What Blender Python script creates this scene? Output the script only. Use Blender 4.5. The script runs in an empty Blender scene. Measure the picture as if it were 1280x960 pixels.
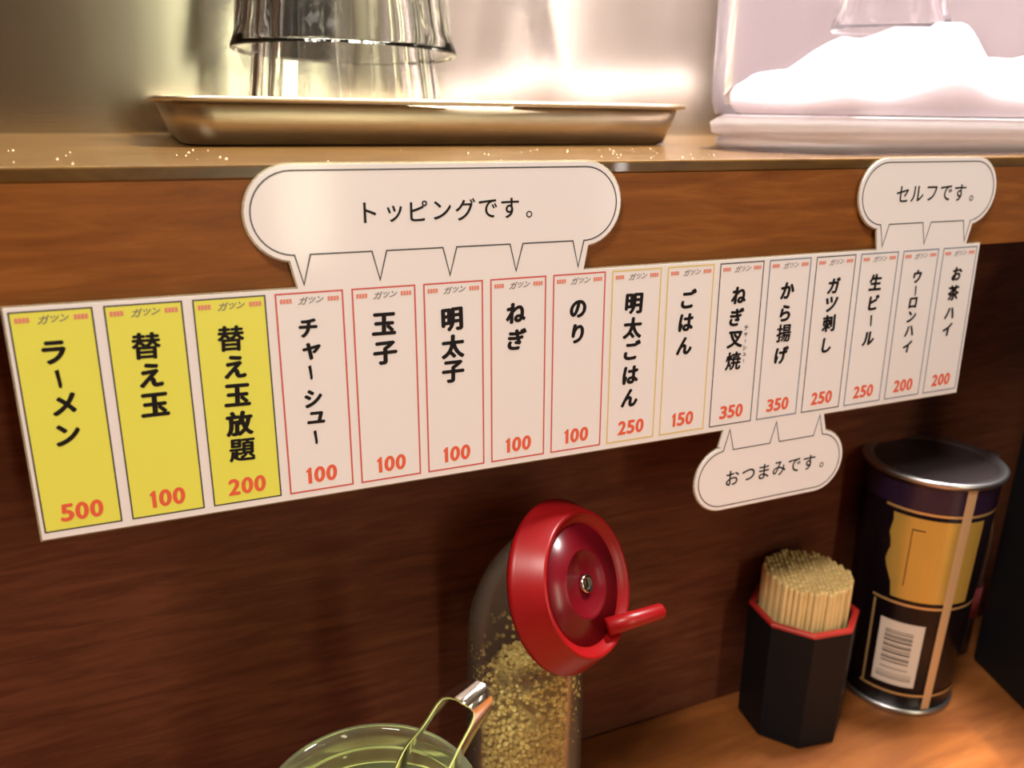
import bpy, bmesh, math, random
from mathutils import Vector, Matrix
random.seed(7)
S = bpy.context.scene
COL = S.collection
PI = math.pi

# ------------------------------------------------------------------ camera
cd = bpy.data.cameras.new('camera')
cam = bpy.data.objects.new('camera', cd); COL.objects.link(cam)
cd.sensor_width = 36.0; cd.lens = 1045.0 / 1280 * 36; cd.clip_start = .005
R_ = ((.91647661, .11175647, .38416288), (-.39978997, .2928801, .86855583), (.01544693, .94959557, -.31309688))
cam.matrix_world = Matrix(((R_[0][0], R_[0][1], -R_[0][2], 0), (R_[1][0], R_[1][1], -R_[1][2], -.24),
                           (R_[2][0], R_[2][1], -R_[2][2], 0), (0, 0, 0, 1)))
cd.dof.use_dof = True; cd.dof.focus_distance = .27; cd.dof.aperture_fstop = 11.5
S.camera = cam

# ------------------------------------------------------------------ world, lights, exposure
W = bpy.data.worlds.new('world'); S.world = W; W.use_nodes = True
bg = W.node_tree.nodes['Background']; bg.inputs[0].default_value = (1, .84, .70, 1); bg.inputs[1].default_value = .38

def area(name, loc, target, sx, sy, power, col, spread=180):
    l = bpy.data.lights.new(name, 'AREA'); l.shape = 'RECTANGLE'; l.size = sx; l.size_y = sy
    l.energy = power; l.color = col; l.spread = math.radians(spread)
    o = bpy.data.objects.new(name, l); COL.objects.link(o); o.location = loc
    o.rotation_euler = (Vector(target) - Vector(loc)).to_track_quat('-Z', 'Y').to_euler()
    return o
area('ceiling_lamp_customer_side', (-.50, -.52, 1.05), (.15, 0, -.15), .30, .22, 17.5, (1, .91, .80))
area('ceiling_lamp_kitchen', (.42, .095, .75), (.38, .07, 0), .34, .10, 22.0, (1, .95, .92), 120)
area('glasses_highlight_fill', (.10, .11, .62), (.10, .13, 0), .42, .04, 1.8, (1, .96, .88), 110)  # added fill light, gives highlights on the glasses and tray rim
area('steel_band_fill', (.30, -1.45, .25), (.30, 0, .1), .10, .9, 6.0, (1, .93, .66))  # unseen light added to reflect as a bright vertical band in the steel
area('steel_streak_fill', (1.12, -1.60, .25), (1.12, 0, .1), .03, .9, 2.2, (1, .93, .85))  # unseen narrow light added for a pale streak on the steel panel
sp = bpy.data.lights.new('small_spotlight', 'SPOT'); sp.energy = 60.0; sp.spot_size = math.radians(2.1); sp.spot_blend = .18
sp.color = (1, .80, .28); sp.shadow_soft_size = .01
so = bpy.data.objects.new('small_spotlight', sp); COL.objects.link(so); so.location = (.36, -.5, .9)
so.rotation_euler = (Vector((.323, -.043, -.281)) - so.location).to_track_quat('-Z', 'Y').to_euler()

S.view_settings.view_transform = 'Standard'; S.view_settings.look = 'None'
S.view_settings.gamma = 1; S.view_settings.use_curve_mapping = False
S.view_settings.exposure = 0.0

# ------------------------------------------------------------------ materials
def mat(name, col, rough=.5, metal=0, trans=0, ior=1.45, coat=0, spec=.5, **kw):
    m = bpy.data.materials.new(name); m.use_nodes = True
    b = m.node_tree.nodes['Principled BSDF']
    b.inputs['Base Color'].default_value = (*col, 1); b.inputs['Roughness'].default_value = rough
    b.inputs['Metallic'].default_value = metal; b.inputs['Transmission Weight'].default_value = trans
    b.inputs['IOR'].default_value = ior; b.inputs['Coat Weight'].default_value = coat
    b.inputs['Specular IOR Level'].default_value = spec
    for k, v in kw.items(): b.inputs[k.replace('_', ' ')].default_value = v
    return m

def nodes(m): return m.node_tree.nodes, m.node_tree.links, m.node_tree.nodes['Principled BSDF']

def grain(m, cols, scale, stretch, bump=.0004, nscale=1.0, detail=8, spread=(.3, .7)):
    """two-octave stretched noise for wood grain or fine mottling, in object space metres"""
    N, L, b = nodes(m)
    tc = N.new('ShaderNodeTexCoord'); mp = N.new('ShaderNodeMapping'); mp.inputs['Scale'].default_value = stretch
    n1 = N.new('ShaderNodeTexNoise'); n1.inputs['Scale'].default_value = scale; n1.inputs['Detail'].default_value = detail
    n1.inputs['Roughness'].default_value = .65; n1.inputs['Distortion'].default_value = .6
    cr = N.new('ShaderNodeValToRGB'); e = cr.color_ramp.elements
    e[0].position = spread[0]; e[0].color = (*cols[0], 1); e[1].position = spread[1]; e[1].color = (*cols[-1], 1)
    for i, c in enumerate(cols[1:-1]):
        x = e.new(spread[0] + (spread[1] - spread[0]) * (i + 1) / (len(cols) - 1)); x.color = (*c, 1)
    L.new(tc.outputs['Object'], mp.inputs[0]); L.new(mp.outputs[0], n1.inputs['Vector'])
    L.new(n1.outputs['Fac'], cr.inputs[0]); L.new(cr.outputs[0], b.inputs['Base Color'])
    if bump:
        bp = N.new('ShaderNodeBump'); bp.inputs['Distance'].default_value = bump; bp.inputs['Strength'].default_value = .5
        L.new(n1.outputs['Fac'], bp.inputs['Height']); L.new(bp.outputs[0], b.inputs['Normal'])
    return m

M = {}
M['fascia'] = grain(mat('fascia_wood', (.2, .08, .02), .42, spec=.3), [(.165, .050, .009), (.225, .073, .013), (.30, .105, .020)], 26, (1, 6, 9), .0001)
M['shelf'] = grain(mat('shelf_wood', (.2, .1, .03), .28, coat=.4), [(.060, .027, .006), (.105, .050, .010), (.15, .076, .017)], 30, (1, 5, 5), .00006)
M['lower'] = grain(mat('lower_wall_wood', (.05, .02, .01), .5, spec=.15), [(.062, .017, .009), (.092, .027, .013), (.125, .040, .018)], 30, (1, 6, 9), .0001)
M['counter'] = grain(mat('counter_wood', (.3, .14, .05), .38, spec=.35), [(.15, .045, .012), (.22, .072, .018), (.30, .105, .028)], 14, (1, 5, 5), .00006)
M['steel'] = mat('brushed_steel', (.60, .58, .48), .17, 1)
M['tray'] = grain(mat('tray_steel', (.55, .50, .42), .40, 1), [(.40, .32, .21), (.47, .39, .27)], 60, (1, 1, 12), .00002)
M['chrome'] = mat('chrome', (.75, .72, .66), .12, 1)
M['lid_metal'] = mat('can_lid_metal', (.50, .48, .48), .34, 1)
M['lid_disc'] = mat('can_lid_disc', (.11, .085, .085), .38, .8)
M['crumb'] = mat('pale_crumb', (.50, .38, .22), .8)
M['glass'] = mat('clear_glass', (1, 1, 1), .015, 0, 1, 1.22)
M['jarglass'] = mat('jar_glass', (.95, .98, .91), .03, 0, 1, 1.47)
M['bottleplastic'] = mat('bottle_plastic', (.98, .93, .85), .12, 0, 1, 1.3)
M['tubplastic'] = mat('tub_plastic', (1, .95, .97), .06, 0, 1, 1.35)
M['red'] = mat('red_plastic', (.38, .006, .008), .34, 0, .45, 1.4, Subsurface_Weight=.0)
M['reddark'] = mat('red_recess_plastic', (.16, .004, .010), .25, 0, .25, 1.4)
M['sesame'] = mat('sesame_seed', (.62, .45, .16), .5)
N, L, b = nodes(M['sesame'])
oi = N.new('ShaderNodeNewGeometry'); cr = N.new('ShaderNodeValToRGB')
cr.color_ramp.elements[0].color = (.50, .38, .10, 1); cr.color_ramp.elements[1].color = (.88, .80, .32, 1)
L.new(oi.outputs['Random Per Island'], cr.inputs[0]); L.new(cr.outputs[0], b.inputs['Base Color'])
M['paper'] = mat('laminated_paper', (.84, .80, .84), .42, coat=.35, Coat_Roughness=.12)
M['yellow'] = mat('yellow_print', (.79, .78, .11), .42, coat=.35, Coat_Roughness=.12)
M['film'] = mat('laminate_film', (.9, .82, .6), .2, 0, .75, 1.4)
M['ink'] = mat('black_ink', (.010, .007, .009), .5, spec=.2)
M['grayink'] = mat('gray_ink', (.22, .19, .19), .4)
M['redink'] = mat('red_ink', (.78, .12, .06), .4, coat=.35, Coat_Roughness=.12)
M['pinkink'] = mat('pale_red_ink', (.74, .25, .19), .4)
M['frameblack'] = mat('frame_black_ink', (.06, .055, .06), .4)
M['framered'] = mat('frame_red_ink', (.62, .10, .09), .4)
M['frameyellow'] = mat('frame_yellow_ink', (.72, .55, .18), .4)
M['frameblue'] = mat('frame_blue_ink', (.20, .24, .34), .4)
M['black'] = mat('black_lacquer', (.004, .005, .007), .45, spec=.2)
M['redlac'] = mat('red_lacquer', (.34, .018, .014), .3, coat=.3)
M['blackbox'] = mat('matte_black', (.004, .004, .005), .6)
M['pick'] = grain(mat('toothpick_wood', (.7, .5, .22), .6), [(.58, .40, .16), (.78, .58, .28)], 300, (1, 1, .2), 0)
M['picktip'] = mat('toothpick_end', (.50, .36, .13), .7)
M['canblack'] = mat('can_dark_print', (.006, .003, .005), .25, spec=.3)
M['canpurple'] = mat('can_purple_print', (.020, .009, .028), .22, spec=.5)
M['gold'] = mat('can_gold_print', (.52, .34, .075), .22, .35)
M['goldline'] = mat('can_gold_line', (.60, .38, .16), .35, .5)
M['seam'] = mat('can_seam_print', (.62, .40, .22), .35, .3)
M['barwhite'] = mat('barcode_white', (.62, .54, .48), .4)
M['white'] = mat('white_cloth', (.92, .88, .90), .8)
M['pickle'] = grain(mat('green_pickle', (.25, .28, .07), .35), [(.34, .38, .08), (.62, .62, .24)], 200, (1, 1, 1), 0)
M['darkglass'] = mat('dark_bottle_glass', (.07, .055, .055), .2, 0, .1)
M['dimred'] = mat('dull_red_label', (.34, .06, .075), .5)
M['brownwall'] = mat('brown_room_wall', (.20, .085, .03), .6)
M['beigewall'] = mat('beige_room_wall', (.52, .46, .38), .7)
M['greenpanel'] = mat('olive_reflect_panel', (.15, .145, .045), .7)  # for an added panel that tints the steel's reflection
M['steelpot'] = mat('dark_floor_panel', (.10, .06, .03), .6)

def thin(name, tint, rough, milky, milkcol, fac=.12):
    m = bpy.data.materials.new(name); m.use_nodes = True; N = m.node_tree.nodes; L = m.node_tree.links; N.clear()
    out = N.new('ShaderNodeOutputMaterial'); tr = N.new('ShaderNodeBsdfTransparent'); tr.inputs[0].default_value = (*tint, 1)
    gl = N.new('ShaderNodeBsdfGlossy'); gl.inputs['Roughness'].default_value = rough
    fr = N.new('ShaderNodeLayerWeight'); fr.inputs[0].default_value = fac
    mx = N.new('ShaderNodeMixShader'); L.new(fr.outputs['Fresnel'], mx.inputs[0]); L.new(tr.outputs[0], mx.inputs[1]); L.new(gl.outputs[0], mx.inputs[2])
    df = N.new('ShaderNodeBsdfDiffuse'); df.inputs[0].default_value = (*milkcol, 1); tl = N.new('ShaderNodeBsdfTranslucent'); tl.inputs[0].default_value = (*milkcol, 1)
    m2 = N.new('ShaderNodeMixShader'); m2.inputs[0].default_value = .5; L.new(df.outputs[0], m2.inputs[1]); L.new(tl.outputs[0], m2.inputs[2])
    m3 = N.new('ShaderNodeMixShader'); m3.inputs[0].default_value = milky; L.new(mx.outputs[0], m3.inputs[1]); L.new(m2.outputs[0], m3.inputs[2]); L.new(m3.outputs[0], out.inputs[0])
    return m
M['bottleplastic'] = thin('bottle_plastic', (.97, .94, .90), .12, .09, (.6, .5, .42))
M['tubplastic'] = thin('tub_plastic', (.98, .95, .97), .10, .05, (.95, .82, .86))
M['tubbase'] = thin('tub_base_plastic', (.97, .92, .95), .10, .50, (1, .93, .95))
M['jarglass'] = thin('jar_glass', (.94, .97, .88), .06, .08, (.62, .66, .40), .30)
# steel: faint vertical warping of the sheet metal and horizontal brushing
N, L, b = nodes(M['steel'])
tc = N.new('ShaderNodeTexCoord'); mp = N.new('ShaderNodeMapping'); mp.inputs['Scale'].default_value = (1, 1, .02)
n1 = N.new('ShaderNodeTexNoise'); n1.inputs['Scale'].default_value = 14; n1.inputs['Detail'].default_value = 2
bp = N.new('ShaderNodeBump'); bp.inputs['Distance'].default_value = .0012; bp.inputs['Strength'].default_value = .35
mp2 = N.new('ShaderNodeMapping'); mp2.inputs['Scale'].default_value = (1, 1, 60)
n2 = N.new('ShaderNodeTexNoise'); n2.inputs['Scale'].default_value = 20
bp2 = N.new('ShaderNodeBump'); bp2.inputs['Distance'].default_value = .0002; bp2.inputs['Strength'].default_value = .09
L.new(tc.outputs['Object'], mp.inputs[0]); L.new(mp.outputs[0], n1.inputs['Vector']); L.new(n1.outputs['Fac'], bp.inputs['Height'])
L.new(tc.outputs['Object'], mp2.inputs[0]); L.new(mp2.outputs[0], n2.inputs['Vector']); L.new(n2.outputs['Fac'], bp2.inputs['Height'])
L.new(bp.outputs[0], bp2.inputs['Normal']); L.new(bp2.outputs[0], b.inputs['Normal'])

# ------------------------------------------------------------------ helpers
def mobj(name, verts, faces, m, parent=None, smooth=False, kind=None):
    me = bpy.data.meshes.new(name); me.from_pydata([tuple(v) for v in verts], [], faces); me.update()
    if m: me.materials.append(m)
    if smooth: me.polygons.foreach_set('use_smooth', [True] * len(me.polygons))
    o = bpy.data.objects.new(name, me); COL.objects.link(o)
    if parent: o.parent = parent
    if kind: o['kind'] = kind
    return o

def thing(name, label, cat, loc=(0, 0, 0), rot=(0, 0, 0), group=None):
    o = bpy.data.objects.new(name, None); COL.objects.link(o); o.location = loc; o.rotation_euler = rot
    o.empty_display_size = .01
    return tag(o, label, cat, group)

def tag(o, label, cat, group=None):
    o['label'] = label; o['category'] = cat
    if group: o['group'] = group
    return o

def bevel(o, w, seg=2):
    md = o.modifiers.new('bevel', 'BEVEL'); md.width = w; md.segments = seg; md.limit_method = 'ANGLE'; md.angle_limit = math.radians(40)
    return o

def fixn(o):
    bm = bmesh.new(); bm.from_mesh(o.data); bmesh.ops.recalc_face_normals(bm, faces=bm.faces); bm.to_mesh(o.data); bm.free(); return o

def box(name, a, c, m, parent=None, bv=0, kind=None):
    x0, y0, z0 = a; x1, y1, z1 = c
    v = [(x0,y0,z0),(x1,y0,z0),(x1,y1,z0),(x0,y1,z0),(x0,y0,z1),(x1,y0,z1),(x1,y1,z1),(x0,y1,z1)]
    o = mobj(name, v, [(0,3,2,1),(4,5,6,7),(0,1,5,4),(1,2,6,5),(2,3,7,6),(3,0,4,7)], m, parent, kind=kind)
    if bv: bevel(o, bv)
    return o

def lathe(name, prof, m, parent=None, seg=64, cx=0, cy=0, radf=None, smooth=True, closed=False):
    """prof: list of (r, z).  radf(angle, r, z) may modulate the radius"""
    v = []; f = []
    for (r, z) in prof:
        for k in range(seg):
            a = 2 * PI * k / seg
            rr = radf(a, r, z) if radf else r
            v.append((cx + rr * math.cos(a), cy + rr * math.sin(a), z))
    n = len(prof)
    for i in range(n if closed else n - 1):
        j = (i + 1) % n
        for k in range(seg):
            k2 = (k + 1) % seg
            f.append((i * seg + k, i * seg + k2, j * seg + k2, j * seg + k))
    o = mobj(name, v, f, m, parent, smooth)
    bm = bmesh.new(); bm.from_mesh(o.data); bmesh.ops.remove_doubles(bm, verts=bm.verts, dist=1e-6)
    bmesh.ops.recalc_face_normals(bm, faces=bm.faces); bm.to_mesh(o.data); bm.free()
    return o

def tube(name, pts, rads, m, parent=None, seg=24, cap=True, smooth=True):
    pts = [Vector(p) for p in pts]; v = []; f = []
    up = Vector((1, 0, 0)); n = len(pts)
    for i, p in enumerate(pts):
        t = (pts[min(i + 1, n - 1)] - pts[max(i - 1, 0)]).normalized()
        up = (up - t * up.dot(t)).normalized(); w = t.cross(up)
        for k in range(seg):
            a = 2 * PI * k / seg
            v.append(p + (up * math.cos(a) + w * math.sin(a)) * rads[i])
    for i in range(n - 1):
        for k in range(seg):
            k2 = (k + 1) % seg
            f.append((i * seg + k, i * seg + k2, (i + 1) * seg + k2, (i + 1) * seg + k))
    if cap:
        f.append(tuple(range(seg))[::-1]); f.append(tuple(range((n - 1) * seg, n * seg)))
    return fixn(mobj(name, v, f, m, parent, smooth))

def spline(pts, sub=6):
    """Catmull-Rom through points (tuples of any length)"""
    out = []; n = len(pts)
    for i in range(n - 1):
        p0 = pts[max(i - 1, 0)]; p1 = pts[i]; p2 = pts[i + 1]; p3 = pts[min(i + 2, n - 1)]
        for s in range(sub):
            t = s / sub
            out.append(tuple(.5 * (2 * b_ + (c_ - a_) * t + (2 * a_ - 5 * b_ + 4 * c_ - d_) * t * t + (-a_ + 3 * b_ - 3 * c_ + d_) * t ** 3)
                             for a_, b_, c_, d_ in zip(p0, p1, p2, p3)))
    out.append(tuple(pts[-1])); return out

# ------------------------------------------------------------------ the setting
ZS = -.01534            # shelf top
ZC = -.281              # counter top
ZF = -.0505             # underside of the shelf
YW = .04                # recessed lower wall
YK = .25                # steel panel at the back of the shelf
def st(o): o['kind'] = 'structure'; return o
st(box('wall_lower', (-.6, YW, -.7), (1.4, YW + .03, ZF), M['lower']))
st(box('wall_kitchen', (-.6, YK, ZF), (1.6, YK + .01, .8), M['steel']))
st(box('wall_behind', (-2.2, -1.82, -1.0), (3.6, -1.8, 1.6), M['beigewall']))
st(box('wall_left', (-1.0, -1.6, -1.0), (-.98, .24, 1.6), M['brownwall']))
st(box('floor', (-2.2, -1.8, -1.02), (3.6, .26, -1.0), M['steelpot']))
st(box('ceiling', (-2.2, -1.8, 1.6), (3.6, .6, 1.62), M['beigewall']))
t = st(box('reflect_panel_1', (-.98, -1.75, -1.0), (.06, -1.72, 1.6), M['brownwall']))  # this and the next three: unseen panels added to colour the steel's reflections
t = st(box('reflect_panel_2', (.06, -1.76, -1.0), (.40, -1.73, 1.6), M['greenpanel']))
t = st(box('reflect_panel_3', (1.15, -1.76, -1.0), (1.23, -1.70, 1.6), M['steelpot']))
t = st(box('reflect_panel_4', (1.85, -1.76, -1.0), (2.05, -1.70, 1.6), M['brownwall']))

sh = thing('serving_shelf', 'long raised brown wooden shelf with thick front edge carrying the tray', 'shelf', (0, 0, ZF))
o = bevel(box('shelf_top', (-.6, -.0002, ZS - .004 - ZF), (1.4, YK, ZS - ZF), M['shelf'], sh), .0006)
box('front_board', (-.6, 0, 0), (1.4, .018, ZS - .004 - ZF), M['fascia'], sh)
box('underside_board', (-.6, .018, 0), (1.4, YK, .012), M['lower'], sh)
ct = tag(bevel(box('counter', (-.6, -.36, ZC - .03), (1.2, YW, ZC), M['counter']), .002),
         'orange-brown wooden counter top under the menu sheet', 'counter')

# ------------------------------------------------------------------ laminated menu sheet (local metres, x right, -z down, -y towards viewer)
ms = thing('menu_sheet', 'long laminated white menu strip of price cards with three speech bubbles', 'menu',
           (0, -.0012, ZS), (math.radians(-1.95), 0, 0))
def arc(cx, cy, r, a0, a1, n=18):      # angles in degrees, t axis pointing down
    return [(cx + r * math.cos(math.radians(a0 + (a1 - a0) * i / n)), cy + r * math.sin(math.radians(a0 + (a1 - a0) * i / n))) for i in range(n + 1)]
def outline(e):
    r = 13.05 + e; q = []
    q += [(-34.3 - e, 34.17 - e), (38.5 - e, 34.17 - e), (36.9 - e, 26.6)]
    q += arc(38.5, 13.15, r, 98, 270); q += arc(129.6, 13.15, r, 270, 442)
    q += [(131.1 + e, 26.6), (129.7 + e, 34.17 - e), (257.3 - e, 34.17 - e), (255.9 - e, 26.6)]
    q += arc(258.0, 13.1, r, 98, 270); q += arc(304.6, 13.1, r, 270, 440)
    q += [(307.0 + e, 26.2), (305.2 + e, 34.17 - e), (313.4 + e, 34.17 - e), (313.4 + e, 97.87 + e), (239.6 + e, 97.87 + e), (241.4 + e, 104.6)]
    q += arc(239.0, 117.9, r - .1, -80, 90); q += arc(192.6, 117.9, r - .1, 90, 262)
    q += [(189.4 - e, 104.6), (191.2 - e, 97.87 + e), (-34.3 - e, 97.87 + e)]
    return q
def slab(name, poly, y0, y1, m, parent):
    bm = bmesh.new()
    vs = [bm.verts.new((s * .001, y0, -t * .001)) for s, t in poly]
    fa = bm.faces.new(vs)
    ex = bmesh.ops.extrude_face_region(bm, geom=[fa])
    for g in ex['geom']:
        if isinstance(g, bmesh.types.BMVert): g.co.y = y1
    bmesh.ops.triangulate(bm, faces=[f_ for f_ in bm.faces if len(f_.verts) > 4])
    bmesh.ops.recalc_face_normals(bm, faces=bm.faces)
    me = bpy.data.meshes.new(name); bm.to_mesh(me); bm.free(); me.materials.append(m)
    o = bpy.data.objects.new(name, me); COL.objects.link(o); o.parent = parent; return o
slab('laminate_film', outline(.55), .00035, .00022, M['film'], ms)
slab('paper', outline(0), .0002, -.0002, M['paper'], ms)

def stroke_poly(pts, w, closed=False):
    """flat ribbon quads along points in (s, t) mm"""
    v = []; f = []; n = len(pts)
    for i, p in enumerate(pts):
        a = pts[i - 1] if (i > 0 or closed) else p; c = pts[(i + 1) % n] if (i < n - 1 or closed) else p
        d1 = Vector((p[0] - a[0], p[1] - a[1])); d2 = Vector((c[0] - p[0], c[1] - p[1]))
        if d1.length < 1e-9: d1 = d2
        if d2.length < 1e-9: d2 = d1
        d1.normalize(); d2.normalize(); nn = Vector((-(d1 + d2).y, (d1 + d2).x))
        if nn.length < 1e-6: nn = Vector((-d1.y, d1.x))
        nn.normalize(); k = w / 2 / max(.35, abs(nn.dot(Vector((-d1.y, d1.x)))))
        v += [(p[0] + nn.x * k, p[1] + nn.y * k), (p[0] - nn.x * k, p[1] - nn.y * k)]
    for i in range(n if closed else n - 1):
        j = (i + 1) % n; f.append((2 * i, 2 * i + 1, 2 * j + 1, 2 * j))
    return v, f
def flat(name, parts, y, m, parent):
    V = []; F = []
    for v, f in parts:
        k = len(V); V += [(p[0] * .001, y - (p[2] * .001 if len(p) > 2 else 0), -p[1] * .001) for p in v]; F += [tuple(i + k for i in q) for q in f]
    return mobj(name, V, F, m, parent)

GC = {}
def glyph(ch, off):
    """outline of one character as a flat mesh at em size 1, cached: (verts, faces, bbox)"""
    if (ch, off) in GC: return GC[(ch, off)]
    cu = bpy.data.curves.new('glyph', 'FONT'); cu.body = ch; cu.size = 1; cu.offset = off; cu.resolution_u = 4; cu.fill_mode = 'FRONT'
    o = bpy.data.objects.new('glyph', cu); COL.objects.link(o)
    dg = bpy.context.evaluated_depsgraph_get(); ev = o.evaluated_get(dg); me = ev.to_mesh()
    v = [(p.co.x, p.co.y) for p in me.vertices]; f = [tuple(p.vertices) for p in me.polygons]
    ev.to_mesh_clear(); bpy.data.objects.remove(o); bpy.data.curves.remove(cu)
    xs = [p[0] for p in v]; ys = [p[1] for p in v]
    GC[(ch, off)] = (v, f, (min(xs), max(xs), min(ys), max(ys))); return GC[(ch, off)]
def put(ch, s, t, size, off=0, w=None, h=None, shear=0, rot=0, sx=1):
    v, f, (x0, x1, y0, y1) = glyph(ch, 0)
    kx = (w / (x1 - x0)) if w else size * sx; ky = (h / (y1 - y0)) if h else size
    mx, my = (x0 + x1) / 2, (y0 + y1) / 2; out = []
    c, sn = math.cos(rot), math.sin(rot); ff = []
    st_ = [(0, 0)] if not off else [(off * size * bx_ * (1 if not w else 1), off * size * by_) for bx_, by_ in ((1, 0), (-1, 0), (.4, .7), (-.4, .7), (.4, -.7), (-.4, -.7))]
    for q_, (dx, dy) in enumerate(st_):
        k = len(out)
        for x, y in v:
            X = (x - mx) * kx; Y = (y - my) * ky; X += Y * shear
            X, Y = X * c - Y * sn + dx, X * sn + Y * c + dy
            out.append((s + X, t - Y, q_ * .0025))
        ff += [tuple(i + k for i in q) for q in f]
    return out, ff
def vbar(s, t, h, w):      # the long-vowel mark written downwards, a brush stroke
    return [(s - w * .62, t - h / 2 + .1), (s + w * .25, t - h / 2 - .2), (s + w * .5, t + h * .3), (s + w * .28, t + h / 2), (s - w * .22, t + h / 2 - .3), (s - w * .35, t)], [(0, 1, 2, 3, 4, 5)]

# (text, frame ink, price, [(s, t) per character], size)
CARDS = [
 ('ラーメン', 'y', '500', [(-24.58,46.33),(-24.4,53.6),(-23.9,60.4),(-24.3,68.9)], 8.0),
 ('替え玉', 'y', '100', [(-2.6,46.7),(-2.2,54.9),(-2.3,63.3)], 8.3),
 ('替え玉放題', 'y', '200', [(19.1,46.7),(19.6,54.9),(19.4,63.2),(19.2,71.7),(19.3,79.8)], 8.2),
 ('チャーシュー', 'r', '100', [(40.4,45.6),(40.9,52.5),(40.3,59.0),(40.5,66.8),(41.1,72.8),(40.5,79.1)], 7.0),
 ('玉子', 'r', '100', [(62.8,46.3),(62.8,55.2)], 8.4),
 ('明太子', 'r', '100', [(84.3,46.7),(84.4,55.3),(84.3,63.4)], 8.4),
 ('ねぎ', 'r', '100', [(105.8,46.4),(106.1,55.0)], 8.2),
 ('のり', 'r', '100', [(128.1,46.9),(128.2,55.2)], 8.0),
 ('明太ごはん', 'g', '250', [(149.4,46.7),(149.3,55.1),(149.5,62.9),(149.3,71.8),(149.4,80.1)], 8.2),
 ('ごはん', 'g', '150', [(171.6,46.7),(171.1,55.1),(171.0,63.5)], 8.0),
 ('ねぎ叉焼', 'k', '350', [(193.2,47.0),(192.8,54.9),(193.0,63.3),(192.9,71.3)], 7.8),
 ('から揚げ', 'b', '350', [(215.2,46.8),(215.1,55.3),(215.3,62.9),(215.1,71.4)], 7.8),
 ('ガツ刺し', 'k', '250', [(237.3,46.5),(236.9,53.6),(236.8,61.0),(237.0,69.6)], 7.4),
 ('生ビール', 'b', '250', [(258.4,46.6),(258.7,54.6),(258.5,61.9),(258.3,69.0)], 7.4),
 ('ウーロンハイ', 'b', '200', [(280.4,45.7),(280.5,51.6),(280.0,56.3),(280.3,62.0),(280.1,67.9),(280.1,74.4)], 6.4),
 ('お茶ハイ', 'b', '200', [(302.6,46.0),(302.2,53.8),(301.9,62.3),(301.8,69.2)], 7.0),
]
FR = {'y': 'frameblack', 'r': 'framered', 'g': 'frameyellow', 'k': 'frameblack', 'b': 'frameblue'}
SMALL = {'ャ': .72, 'ュ': .72, 'ツ': .86}
for i, (txt, ink, price, pos, size) in enumerate(CARDS):
    a = -33.3 + 21.76 * i; c = a + 18.85; top = 35.35; bot = 95.8
    rect = [(a, top), (c, top), (c, bot), (a, bot)]
    pc = flat('price_card', [(rect, [(0, 1, 2, 3)])], -.00023, M['yellow'] if ink == 'y' else M['paper'], ms)
    pc['label'] = {'y': 'yellow card with a black frame', 'r': 'white card with a red frame', 'g': 'white card with a pale yellow frame',
                   'k': 'white card with a dark frame', 'b': 'white card with a blue-grey frame'}[ink] + ' reading ' + txt
    fr = stroke_poly(rect, .42 if ink in 'yk' else .5, True)
    flat('card_frame', [fr], -.00026, M[FR[ink]], pc)
    ps = []
    for ch, (s, t) in zip(txt, pos):
        if ch == 'ー': ps.append(vbar(s, t, size * .62, size * .15))
        elif ch == '子' or ch in '替玉放題明太生茶揚焼叉刺':
            ps.append(put(ch, s, t, size * .92, .034 if ch in '替題揚焼' else .05, sx=.97, shear=.03, rot=random.uniform(-.03, .05)))
        elif ch in SMALL:
            ps.append(put(ch, s, t, size * .95, .048, shear=.12, rot=random.uniform(-.03, .05)))
        else:
            ps.append(put(ch, s, t, size * .9, .052, sx=.92, shear=.10, rot=random.uniform(-.04, .06)))
    if '叉' in txt:
        for k, ch in enumerate('チャーシュー'):
            if ch == 'ー': ps.append(vbar(197.6, 59.3 + 2.5 * k, 1.4, .32))
            else: ps.append(put(ch, 197.6, 59.3 + 2.5 * k, 2.1, .03))
    flat('lettering', ps, -.00029, M['ink'], pc)
    wd = 3.2; gap = .30; x = (a + c) / 2 + .1 - (3 * wd + 2 * gap) / 2; ps = []
    ws = [2.1 if d == '1' else 3.3 for d in price]; x = (a + c) / 2 + .1 - (sum(ws) + 2 * gap) / 2
    for d, w_ in zip(price, ws):
        if d == '1':      # heavy stem with a small flag
            m_ = x + w_ / 2; ps.append(([(m_ - .95, 89.9), (m_ - .95, 89.3), (m_ + .05, 88.35), (m_ + .62, 88.35), (m_ + .62, 93.5), (m_ - .50, 93.5), (m_ - .50, 89.75)], [(0, 1, 2, 6), (2, 3, 4, 5, 6)]))
        else: ps.append(put(d, x + w_ / 2, 90.9, 5, .055, w=w_ - .5, h=4.7, shear=.06))
        x += w_ + gap
    flat('price_number', ps, -.00029, M['redink'], pc)
    ps = []
    for (x0, x1) in ((1.1, 4.5), (14.5, 17.9)):
        n = 4; ww = (x1 - x0) / n
        for k in range(n):
            ps.append(([(a + x0 + k * ww, top + 1.45), (a + x0 + (k + 1) * ww - .14, top + 1.45), (a + x0 + (k + 1) * ww - .14, top + 2.75), (a + x0 + k * ww, top + 2.75)], [(0, 1, 2, 3)]))
    flat('header_mark', ps, -.00029, M['pinkink'], pc)
    ps = [put('ガ', a + 7.6, top + 2.25, 2.5, .02, shear=.35, sx=1.05), put('ツ', a + 10.0, top + 2.2, 2.2, .02, shear=.35), put('ン', a + 12.3, top + 2.1, 2.4, .02, shear=.35)]
    flat('header_script', ps, -.00029, M['grayink'], pc)

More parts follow.
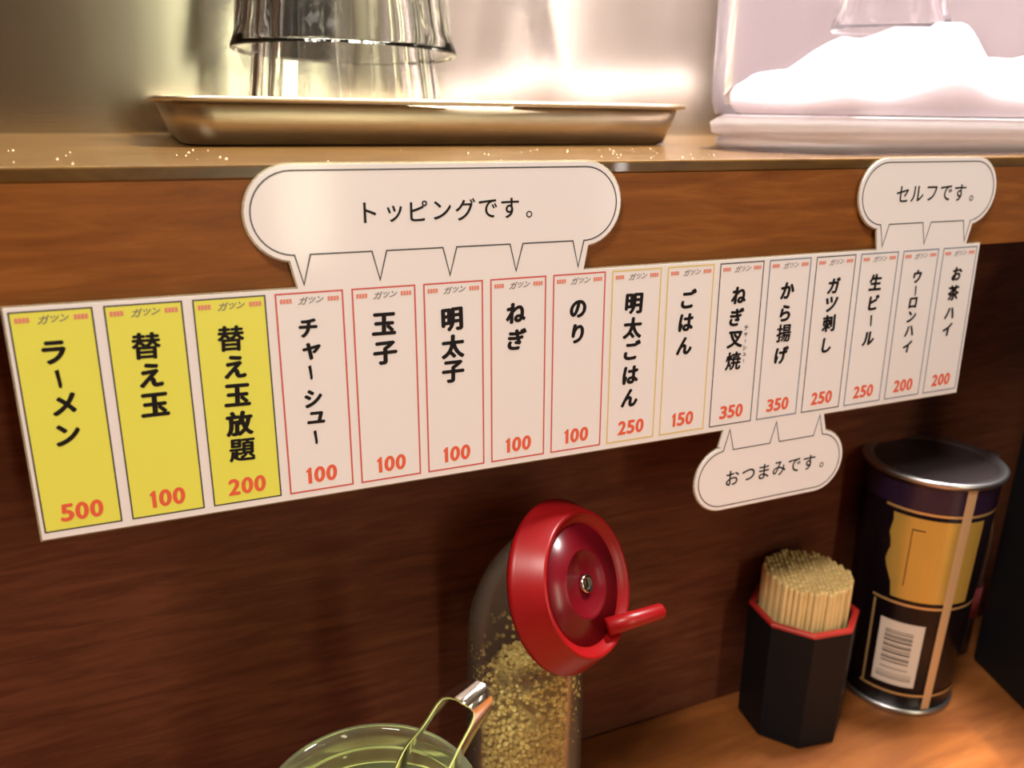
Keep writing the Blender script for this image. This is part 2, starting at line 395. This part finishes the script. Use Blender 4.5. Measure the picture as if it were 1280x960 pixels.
def bubble(name, cl, cr_, ct_, rad, tips, tt, up, text, lab):
    """speech bubble line art with tails (in sheet millimetres) and its words"""
    q = []
    if not up:
        q += arc(cl, ct_, rad, 95, 270) + arc(cr_, ct_, rad, 270, 445)
        base = ct_ + rad
        for k in reversed(range(len(tips))):
            q += [(tips[k] + (2.3 if k < len(tips) - 1 else 1.9), base - .05), (tips[k], tt), (tips[k] - 2.1, base - .05)]
    else:
        q += arc(cr_, ct_, rad, -85, 90) + arc(cl, ct_, rad, 90, 265)
        base = ct_ - rad
        for k in range(len(tips)):
            q += [(tips[k] - 2.3, base), (tips[k], tt), (tips[k] + 2.3, base)]
    v, f = stroke_poly(q, .42, True)
    b_ = flat('bubble_outline', [(v, f)], -.00026, M['frameblack'], ms); b_['label'] = lab
    s0, s1, t0, t1, size = text[1]
    ps = []; n = len(text[0])
    for k, ch in enumerate(text[0]):
        u = k / (n - 1); s = s0 + (s1 - s0) * u; t = t0 + (t1 - t0) * u
        if ch == '。': ps.append(put(ch, s - size * .12, t + size * .30, size * .95, .004))
        elif ch == 'ッ': ps.append(put(ch, s, t + size * .08, size, .012, sx=.95))
        else: ps.append(put(ch, s, t, size, .013, sx=.98))
    flat('bubble_lettering', ps, -.00026, M['ink'], b_)
bubble('big', 38.5, 129.6, 13.15, 11.5, [40.15, 62.2, 83.9, 105.8, 127.7], 33.0, False, ('トッピングです。', (60.0, 111.0, 13.6, 13.6, 7.0)), 'wide speech bubble outline above the red cards')
bubble('self', 258.0, 304.6, 13.1, 11.5, [259.45, 281.5, 303.8], 32.9, False, ('セルフです。', (266.6, 305.0, 13.4, 13.6, 7.4)), 'small speech bubble outline above the right end')
bubble('snack', 192.6, 239.0, 117.9, 11.4, [193.95, 215.95, 237.65], 98.1, True, ('おつまみです。', (197.0, 242.2, 118.2, 117.7, 7.2)), 'small speech bubble outline below the strip')

# ------------------------------------------------------------------ tray with glasses on the shelf
TR = thing('metal_tray', 'shallow rectangular stainless steel tray on the shelf under the glasses', 'tray', (.1255, .168, ZS), (0, 0, math.radians(0)))
def rrect(hx, hy, r, n=8):
    q = []
    for (sx, sy, a0) in ((1, 1, 0), (-1, 1, 90), (-1, -1, 180), (1, -1, 270)):
        for k in range(n + 1):
            a = math.radians(a0 + 90 * k / n); q.append((sx * (hx - r) + r * math.cos(a), sy * (hy - r) + r * math.sin(a)))
    return q
def loft(name, rings, m, parent, closed_top=False, closed=False, smooth=True):
    """rings: list of (hx, hy, r, z)"""
    v = []; f = []; n = None
    for (hx, hy, r, z) in rings:
        q = rrect(hx, hy, r); n = len(q); v += [(x, y, z) for x, y in q]
    R = len(rings)
    for i in range(R if closed else R - 1):
        j = (i + 1) % R
        for k in range(n):
            k2 = (k + 1) % n; f.append((i * n + k, i * n + k2, j * n + k2, j * n + k))
    if not closed:
        f.append(tuple(range(n))[::-1]); f.append(tuple(range((R - 1) * n, R * n)))
    o = fixn(mobj(name, v, f, m, parent, smooth)); return o
hx, hy = .108, .064
o = loft('pan', [(hx - .003, hy - .003, .012, 0), (hx, hy, .014, .0008), (hx + .0025, hy + .0022, .015, .008), (hx + .0055, hy + .004, .016, .0165),
                 (hx + .0045, hy + .003, .016, .0165), (hx + .0015, hy + .0012, .015, .008), (hx - .001, hy - .001, .013, .0016), (hx - .004, hy - .004, .010, .0010)], M['tray'], TR)
o = loft('rolled_rim', [(hx + .0052, hy + .0038, .016, .0158), (hx + .0085, hy + .0068, .019, .0160), (hx + .0092, hy + .0074, .0195, .0170), (hx + .0085, hy + .0068, .019, .0180),
                        (hx + .0055, hy + .0040, .0165, .0182), (hx + .0045, hy + .003, .016, .0170)], M['tray'], TR, closed=True)
def flute(n, amp):
    return lambda a, r, z: r * (1 + amp * (abs(math.cos(n * a / 2)) - .6))
def tumbler(name, label, loc, rot, R0, hgt, seed, nfl=12):
    """tumbler standing upside down: rim at z = 0, base at the top"""
    root = thing(name, label, 'glass', loc, rot, 'upside-down glasses on the tray')
    def rf(a, r, z):
        k = min(1, max(0, (z - .006) / .010)) * (1 if r > R0 * .3 else 0)
        return r * (1 + .065 * k * (abs(math.cos(nfl * a / 2)) - .64))
    prof = [(R0, 0), (R0 + .0008, .0006), (R0 + .0008, .0018), (R0 - .0012, .007), (R0 - .0030, .018), (R0 - .0050, .034), (R0 - .0080, .060), (R0 - .0105, hgt - .004), (R0 - .0130, hgt), (.004, hgt),
            (.004, hgt - .010), (R0 - .0150, hgt - .010), (R0 - .0125, hgt - .018), (R0 - .0105, .060), (R0 - .0076, .034), (R0 - .0056, .018), (R0 - .0040, .008), (R0 - .0010, .0022)]
    prof[9] = (1e-7, hgt); prof[10] = (1e-7, hgt - .010)
    lathe('glass_wall', prof, M['glass'], root, 144, radf=rf, closed=True)
    return root
tumbler('drinking_glass', 'lower clear fluted glass upside down directly on the tray', (.0895, .150, ZS + .0012), (0, 0, .1), .0440, .088, 1)
tumbler('drinking_glass', 'upper clear fluted glass stacked over another, its flared rim halfway up', (.0900, .149, ZS + .0365), (math.radians(-1.5), math.radians(1.8), .32), .0475, .088, 2)

# ------------------------------------------------------------------ clear tub with white cloth and a glass
TB = thing('clear_tub', 'large clear plastic tub with a thick base at the right of the shelf', 'tub', (.358, .0565, ZS))
hx, hy = .130, .0415
def trr(d, z): return (hx - d, hy - d, hy - d - .0005, z)
loft('tub_wall', [trr(.002, .0145), trr(0, .020), trr(-.002, .130), trr(-.0055, .131), trr(-.0055, .134), trr(.001, .134), trr(.0026, .020), trr(.005, .0150)], M['tubplastic'], TB, closed=True)
loft('tub_base', [trr(.008, 0), trr(.003, .0012), trr(.003, .0045), trr(.006, .0055), trr(.001, .0068), trr(0, .0110), trr(.003, .0130), trr(.006, .0143)], M['tubbase'], TB)
# rumpled white cloth inside
def heap_h(x, y):
    base = .0150 + .0195 * math.exp(-((x + .044) / .022) ** 2) + .014 / (1 + math.exp(-(x - .025) / .014))
    return base + .0012 * math.sin(75 * x + 40 * y) + .0010 * math.sin(130 * y - 60 * x) + .0008 * math.sin(210 * x + 90 * y)
nx, ny = 60, 36; v = []; f = []
wx, wy = .1235, .0348
for j in range(ny + 1):
    for i in range(nx + 1):
        u = i / nx * 2 - 1; w_ = j / ny * 2 - 1
        x = (wx - wy) * u + wy * u * math.sqrt(max(0, 1 - .93 * w_ * w_)); y = wy * w_
        e = min(1, (1 - max(abs(u), abs(w_))) * 9)
        v.append((x, y, .0160 + heap_h(x, y) * (.35 + .65 * math.sqrt(e))))
for j in range(ny):
    for i in range(nx):
        k = j * (nx + 1) + i; f.append((k, k + 1, k + nx + 2, k + nx + 1))
ring = [i for i in range(nx + 1)] + [(j) * (nx + 1) + nx for j in range(1, ny + 1)] + [ny * (nx + 1) + i for i in range(nx - 1, -1, -1)] + [j * (nx + 1) for j in range(ny - 1, 0, -1)]
k0 = len(v)
for i in ring: v.append((v[i][0], v[i][1], .0150))
for a_ in range(len(ring)):
    b2 = (a_ + 1) % len(ring); f.append((ring[a_], ring[b2], k0 + b2, k0 + a_))
f.append(tuple(range(k0, k0 + len(ring))))
cl = fixn(mobj('white_cloth', v, f, M['white'], None, True)); cl.location = TB.location; cl.rotation_euler = TB.rotation_euler
tag(cl, 'rumpled bright white cloth heaped inside the clear tub', 'cloth')
tg = tumbler('tub_glass', 'clear fluted glass standing in the tub on the white cloth', (.310, .058, .0345), (0, 0, .2), .024, .070, 3, 10)
tg['group'] = 'glass in the tub'; del tg['group']

# ------------------------------------------------------------------ sesame dispenser
SD = thing('sesame_jar', 'clear jar of sesame seeds with a slanted round red lid', 'jar', (.1195, .0125, ZC))
P0 = Vector((.1195, .0125, ZC))
path = [(0, 0, .0005, .0215), (0, 0, .003, .0236), (0, 0, .05, .0232), (0, 0, .078, .0228), (.0005, -.001, .092, .0232), (.003, -.006, .104, .0240), (.006, -.0115, .111, .0248), (.0085, -.0160, .115, .0250)]
sp_ = spline(path, 5)
# outer and inner skins joined at the mouth give the wall its thickness
def shell(name, sp_, th, m, parent, seg=48):
    pts = [Vector(p[:3]) for p in sp_]; rr = [p[3] for p in sp_]; n = len(pts); v = []; rows = []
    up = Vector((1, 0, 0)); fr = []
    for i, p in enumerate(pts):
        t = (pts[min(i + 1, n - 1)] - pts[max(i - 1, 0)]).normalized(); up = (up - t * up.dot(t)).normalized(); fr.append((up.copy(), t.cross(up), t))
    seq = [(i, 0) for i in range(n)] + [(i, th) for i in range(n - 1, 0, -1)]
    for (i, d) in seq:
        u_, w_, t = fr[i]; p = pts[i] + (t * .001 if (d and i == 1) else Vector((0, 0, 0)))
        for k in range(seg):
            a = 2 * PI * k / seg; v.append(p + (u_ * math.cos(a) + w_ * math.sin(a)) * (rr[i] - d))
    f = []
    for i in range(len(seq) - 1):
        for k in range(seg):
            k2 = (k + 1) % seg; f.append((i * seg + k, i * seg + k2, (i + 1) * seg + k2, (i + 1) * seg + k))
    f.append(tuple(range(seg))[::-1]); f.append(tuple(range((len(seq) - 1) * seg, len(seq) * seg)))
    return fixn(mobj(name, v, f, m, parent, True))
shell('jar_body', sp_, .0012, M['bottleplastic'], SD)
# cap: local z is the cap axis
ax = Vector((.482, -.78, .394)).normalized()
capc = Vector((.1315, -.0135, -.1600)) - P0
capq = ax.to_track_quat('Z', 'Y')
cap = lathe('lid', [(1e-7, -.0035), (.0205, -.0030), (.0232, -.0018), (.0243, -.0002), (.0250, .0004), (.0256, .0003), (.0260, .0000), (.0262, -.0003), (.0285, -.0048), (.0306, -.0088), (.0309, -.0094), (.0313, -.0100), (.0314, -.0112), (.0306, -.0125), (.0280, -.0125), (.0270, -.0085), (.0255, -.0055), (1e-7, -.0052)], M['red'], SD, 96)
cap.location = capc; cap.rotation_mode = 'QUATERNION'; cap.rotation_quaternion = capq
Rm = capq.to_matrix().to_4x4()
def capchild(o): return o
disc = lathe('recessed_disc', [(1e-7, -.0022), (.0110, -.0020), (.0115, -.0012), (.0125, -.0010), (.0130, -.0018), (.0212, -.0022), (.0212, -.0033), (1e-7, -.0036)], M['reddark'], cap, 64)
hole = lathe('shaker_hole', [(1e-7, -.0012), (.0020, -.0012), (.0028, -.0004), (.0033, -.0006), (.0035, -.0021), (1e-7, -.0021)], M['chrome'], cap, 32)
# handle rod towards the right, in world axes relative to the lid
inv = Rm.to_3x3().inverted()
r0 = inv @ (Vector((.1380, -.0165, -.1780)) - P0 - capc); r1 = inv @ (Vector((.1615, -.0170, -.1765)) - P0 - capc)
tube('handle_rod', [r0, r0.lerp(r1, .5), r0.lerp(r1, .96), r1], [.0034, .0031, .0030, .0024], M['red'], cap, 20)
# seeds filling the jar: one uncountable heap
bm = bmesh.new(); rnd = random.Random(3)
ico = bmesh.new(); bmesh.ops.create_icosphere(ico, subdivisions=1, radius=1); iv = [v_.co.copy() for v_ in ico.verts]; iff = [[q.index for q in fc.verts] for fc in ico.faces]; ico.free()
V = []; F = []
def seed(p, s):
    rot = Matrix.Rotation(rnd.uniform(0, 6.28), 3, 'Z') @ Matrix.Rotation(rnd.uniform(0, 3.14), 3, 'X') @ Matrix.Rotation(rnd.uniform(0, 3.14), 3, 'Y')
    k = len(V)
    for c in iv: V.append(p + rot @ Vector((c.x * .78 * s, c.y * .66 * s, c.z * s)))
    for q in iff: F.append(tuple(k + i for i in q))
for z in [i * .0019 for i in range(44)]:
    zz = .0032 + z; lim = .076 + .010
    ro = rnd.random() * 3
    for k in range(54):
        a = 2 * PI * (k + ro + rnd.random() * .9) / 54; top = .072 + .010 * math.sin(a + 2.2)
        if zz > top: continue
        if zz > top - .012 and rnd.random() < .35: continue
        r = .0211 - rnd.random() * .0012
        seed(Vector((r * math.cos(a), r * math.sin(a), zz + rnd.uniform(-.0010, .0010))), rnd.uniform(.00125, .00155))
for k in range(900):
    a = rnd.uniform(0, 2 * PI); r = .0205 * math.sqrt(rnd.random()); seed(Vector((r * math.cos(a), r * math.sin(a), .0715 + .010 * math.sin(a + 2.2) * r / .0205 + rnd.uniform(-.001, .001))), .0013)
for k in range(260):   # stray seeds clinging to the upper wall
    a = rnd.uniform(0, 2 * PI); seed(Vector((.0210 * math.cos(a), .0210 * math.sin(a), rnd.uniform(.07, .088))), .0011)
se = mobj('seeds', V, F, M['sesame'], SD, False, 'stuff')
core = lathe('seed_core', [(1e-7, .003), (.0196, .003), (.0196, .060), (1e-7, .068)], M['sesame'], SD, 32)
core['kind'] = 'stuff'

# ------------------------------------------------------------------ glass pickle jar with tongs
J = Vector((.0417, -.0488, ZC)); JZ = .091
PJ = thing('pickle_jar', 'open round glass jar at the bottom edge holding tongs and green pickles', 'jar', J)
RJ = .0320
lathe('jar_glass', [(1e-7, 0), (RJ - .006, 0), (RJ - .001, .002), (RJ + .003, .010), (RJ + .004, .030), (RJ + .003, .062), (RJ - .0005, .074), (RJ - .0018, .078), (RJ - .0002, .0795), (RJ - .0002, .0812), (RJ - .0014, .0828), (RJ - .0002, .0845), (RJ - .0012, .0862), (RJ, .0875), (RJ + .0004, .0895), (RJ - .0008, JZ),
                    (RJ - .0026, JZ), (RJ - .0036, .0895), (RJ - .0042, .080), (RJ - .0036, .074), (RJ + .0002, .062), (RJ + .001, .030), (RJ, .010), (RJ - .004, .006), (1e-7, .005)], M['jarglass'], PJ, 96)
pk = lathe('pickles', [(1e-7, .0062), (.022, .0064), (.0270, .012), (.0305, .030), (.0300, .058), (.024, .063), (.012, .060), (1e-7, .064)], M['pickle'], None, 48, radf=lambda a, r, z: r * (1 + .012 * math.sin(9 * a + z * 400)))
pk.location = J; pk['kind'] = 'stuff'; tag(pk, 'chopped yellow-green pickles inside the open glass jar', 'pickles')
A = Vector((.0660, -.0665, -.1475))
e1 = Vector((.0450, -.0300, -.2275)); e2 = Vector((.0570, -.0440, -.2275))
a1 = Vector((.0578, -.0338, -.190)); a2 = Vector((.0672, -.0480, -.190))
wd_ = (a1 - A).cross(a2 - A).normalized()
if wd_.y > 0: wd_ = -wd_
side = (a2 - a1).normalized(); dn = ((a1 + a2) / 2 - A).normalized()
w2 = side.cross(dn).normalized()
pts = [e1, e1.lerp(a1, .5), a1, a1.lerp(A - side * .0050 + dn * .006, .55), A - side * .0056 + dn * .008, A - side * .0036 + dn * .002, A, A + side * .0040 + dn * .0018, A + side * .0062 + dn * .008, a2.lerp(A + side * .0055 + dn * .006, .45), a2, a2.lerp(e2, .5), e2]
pts = [Vector(p) for p in spline([tuple(p) for p in pts], 6)]
TG = thing('serving_tongs', 'small bent steel tongs leaning in the open glass jar', 'tongs', e1.lerp(e2, .5))
def ribbon(name, pts, half, th, m, parent, origin):
    v = []; f = []; n = len(pts)
    for i, p in enumerate(pts):
        t = (pts[min(i + 1, n - 1)] - pts[max(i - 1, 0)]).normalized(); wq = w2 + side * .32; w = (wq - t * wq.dot(t)).normalized(); nn = t.cross(w)
        u = abs(i / (n - 1) * 2 - 1); h = half * (1.0 - .45 * min(1, u * 1.8))
        for (q, d) in ((-1, -1), (1, -1), (1, 1), (-1, 1)):
            v.append(p - origin + w * h * q + nn * th * d * (1 if True else 0))
    for i in range(n - 1):
        for k in range(4):
            k2 = (k + 1) % 4; f.append((4 * i + k, 4 * i + k2, 4 * i + 4 + k2, 4 * i + 4 + k))
    f.append((0, 1, 2, 3)); f.append((4 * n - 4, 4 * n - 3, 4 * n - 2, 4 * n - 1))
    o = fixn(mobj(name, v, f, m, parent, True)); bevel(o, .00025, 2); return o
mid = len(pts) // 2; q1 = mid - 10; q2 = mid + 10
ribbon('tong_bow', pts, .0040, .00045, M['chrome'], TG, TG.location)
for e in (e1, e2):
    d = (e - A).normalized()
    o = tube('tong_tip', [e - TG.location - d * .001, e - TG.location + d * .004, e - TG.location + d * .008, e - TG.location + d * .0095], [.0018, .0034, .0030, .0010], M['chrome'], TG, 12)

# ------------------------------------------------------------------ toothpick holder and its toothpicks
HX, HY, HR, HROT = .2642, .0152, .0244, 1.0349
TH = thing('toothpick_holder', 'black octagonal holder with a red rim full of toothpicks', 'holder', (HX, HY, ZC), (0, 0, HROT))
def octa(name, rings, m, parent):
    v = []; f = []
    for (r, z) in rings: v += [(r * math.cos(k * PI / 4), r * math.sin(k * PI / 4), z) for k in range(8)]
    for i in range(len(rings) - 1):
        for k in range(8):
            k2 = (k + 1) % 8; f.append((i * 8 + k, i * 8 + k2, i * 8 + 8 + k2, i * 8 + 8 + k))
    f.append(tuple(range(8))[::-1]); f.append(tuple(range(len(rings) * 8 - 8, len(rings) * 8)))
    o = fixn(mobj(name, v, f, m, parent)); bevel(o, .0005, 2); return o
octa('holder_body', [(HR - .0012, 0), (HR, .0012), (HR + .0006, .0600), (HR - .0018, .0600), (HR - .0022, .014)], M['black'], TH)
def octring(name, rings, m, parent):
    v = []; f = []; R = len(rings)
    for (r, z) in rings: v += [(r * math.cos(k * PI / 4), r * math.sin(k * PI / 4), z) for k in range(8)]
    for i in range(R):
        j = (i + 1) % R
        for k in range(8):
            k2 = (k + 1) % 8; f.append((i * 8 + k, i * 8 + k2, j * 8 + k2, j * 8 + k))
    o = fixn(mobj(name, v, f, m, parent)); bevel(o, .0003, 2); return o
octring('holder_rim', [(HR + .0006, .0602), (HR + .0009, .0615), (HR + .0003, .0622), (HR - .0020, .0622), (HR - .0026, .0605), (HR - .0020, .0602)], M['redlac'], TH)
# toothpicks: one built, the others copied
pr = .00118; Lp = .0652
pv = []; pf = []; pm = []
rings = [(pr * .55, 0), (pr, .0008), (pr, Lp - .0012), (pr * .62, Lp), (pr * .5, Lp - .0003)]
for r, z in rings: pv += [(r * math.cos(k * PI / 4), r * math.sin(k * PI / 4), z) for k in range(8)]
for i in range(4):
    for k in range(8): pf.append((i * 8 + k, i * 8 + (k + 1) % 8, i * 8 + 8 + (k + 1) % 8, i * 8 + 8 + k))
pf.append(tuple(range(8))[::-1]); pf.append(tuple(range(32, 40)))
first = mobj('toothpick', pv, pf, M['pick']); first.data.materials.append(M['picktip'])
first.data.polygons[len(pf) - 1].material_index = 1
for q in range(24, 32): first.data.polygons[q].material_index = 1
tag(first, 'pale wooden toothpick standing packed in the black octagonal holder', 'toothpick', 'toothpicks packed in the black holder')
spots = []; pitch = 2 * pr + .00003; R0 = .0203 - pr
for j in range(-10, 11):
    for i in range(-10, 11):
        x = (i + .5 * (j % 2)) * pitch; y = j * pitch * .866
        if math.hypot(x, y) <= R0: spots.append((x, y))
outer_n = 0
for n_, (x, y) in enumerate(spots):
    o = first if n_ == 0 else first.copy()
    if n_: COL.objects.link(o)
    o.location = (HX + .0004 + x, HY + .0008 + y, ZC + .0142 + random.uniform(0, .0012)); o.rotation_euler = (0, 0, random.uniform(0, 6))

# ------------------------------------------------------------------ can
CX, CY = .3330, .0150
CN = thing('coffee_can', 'tall dark can with gold panel, barcode and silver lid', 'can', (CX, CY, ZC))
HC = .1262; RB, RT = .0266, .0296
def cr_at(z): return RB + (RT - RB) * z / HC
lathe('can_body', [(1e-7, .0004), (RB - .002, .0004), (RB - .0006, .003), (RB, .0035), (RT, HC - .002), (RT - .0005, HC - .0012), (1e-7, HC - .0014)], M['canblack'], CN, 96)
lathe('bottom_rim', [(RB - .002, 0), (RB + .0008, 0), (RB + .0011, .0012), (RB + .0007, .0028), (RB - .0006, .0032), (RB - .002, .0020)], M['lid_metal'], CN, 96, closed=True)
lathe('can_lid', [(RT - .0006, HC - .0030), (RT + .0014, HC - .0028), (RT + .0022, HC - .0014), (RT + .0022, HC - .0004), (RT + .0014, HC + .0003), (RT + .0002, HC + .0003), (RT - .0012, HC - .0002), (RT - .0030, HC - .0008), (RT - .0034, HC - .0012)], M['lid_metal'], CN, 96)
lathe('lid_disc', [(RT - .0028, HC - .00085), (RT - .0034, HC - .0009), (.020, HC - .0009), (.010, HC - .0009), (1e-7, HC - .0009)], M['lid_disc'], CN, 96)
def patch(name, a0, a1, z0, z1, d, m, parent, n=None, jag=None):
    """curved patch printed on the can between angles (degrees) and heights"""
    n = n or max(2, int(abs(a1 - a0) / 3)); mz = 12 if jag else 4; v = []; f = []
    for j in range(mz + 1):
        z = z0 + (z1 - z0) * j / mz; s = a0 + (jag[j] if jag else 0)
        for i in range(n + 1):
            a = math.radians(s + (a1 - s) * i / n); r = cr_at(z) + d; v.append((r * math.cos(a), r * math.sin(a), z))
    for j in range(mz):
        for i in range(n): k = j * (n + 1) + i; f.append((k, k + 1, k + n + 2, k + n + 1))
    return mobj(name, v, f, m, parent, True)
def fz(q): return q * HC
patch('purple_band', 130, 330, fz(.875), fz(.975), .00010, M['canpurple'], CN)
for z in (.862, .478, .085): patch('gold_line', 185, 330, fz(z), fz(z + .010), .00014, M['goldline'], CN)
patch('gold_panel', 196, 275, fz(.505), fz(.845), .00012, M['gold'], CN, jag=[6, 5, 4, 1, -2, -4, -3, -1, -2, -4, -3, -2, -3])
patch('panel_line', 211, 211.8, fz(.56), fz(.80), .00016, M['canblack'], CN)
patch('panel_line', 211, 222, fz(.795), fz(.80), .00016, M['canblack'], CN)
patch('gold_line', 187, 189.5, fz(.095), fz(.47), .00014, M['goldline'], CN)
bc = patch('barcode_panel', 197, 238, fz(.125), fz(.405), .00014, M['barwhite'], CN)
bars = [.15, .16, .172, .195, .222, .236, .246, .262, .276, .290, .300, .314, .328, .336, .350, .36]
for k, z in enumerate(bars):
    th = [.0035, .003, .002, .003, .005, .006, .003, .007, .004, .006, .003, .007, .004, .005, .004, .003][k]
    a0, a1 = (200, 234) if k < 3 else (203, 229)
    patch('barcode_bar', a0, a1, fz(z), fz(z + th), .00022, M['canblack'], bc, n=8)
patch('seam_stripe', 250, 259, fz(.03), fz(.975), .00020, M['seam'], CN)

# ------------------------------------------------------------------ dark bottle behind the can and black box at the right
DB = thing('dark_bottle', 'small dark bottle with a dull red label behind the can', 'bottle', (.3865, .0255, ZC))
lathe('bottle_glass', [(1e-7, 0), (.0085, 0), (.0098, .001), (.0100, .070), (.0085, .082), (.0045, .092), (.0042, .104), (.0050, .105), (.0050, .116), (1e-7, .116)], M['darkglass'], DB, 48)
lathe('label_band', [(.0101, .024), (.0103, .024), (.0103, .042), (.0101, .042)], M['dimred'], DB, 48)
BB = thing('black_box', 'tall matte black box standing at the right end of the counter', 'box', (.3880, .0119, ZC), (0, 0, math.radians(-18)))
bevel(box('box_body', (0, -.16, 0), (.12, 0, .215), M['blackbox'], BB), .002)
bevel(box('box_lid', (-.001, -.161, .2155), (.121, .001, .2265), M['blackbox'], BB), .002)

# ------------------------------------------------------------------ crumbs on the shelf edge
V = []; F = []; rc = random.Random(11)
for k in range(70):
    x = rc.uniform(-.05, .30) if k < 50 else rc.uniform(.1, .2); y = rc.uniform(.004, .08); r = rc.uniform(.00018, .00045); n = len(V)
    V += [(x + r, y, ZS), (x, y + r, ZS), (x - r, y, ZS), (x, y - r, ZS), (x + r * .3, y, ZS + r * 1.2)]
    F += [(n, n + 1, n + 4), (n + 1, n + 2, n + 4), (n + 2, n + 3, n + 4), (n + 3, n, n + 4), (n + 3, n + 2, n + 1, n)]
cb = mobj('crumbs', V, F, M['crumb'], None, False, 'stuff'); tag(cb, 'tiny pale dust crumbs scattered on the brown shelf top', 'crumbs')
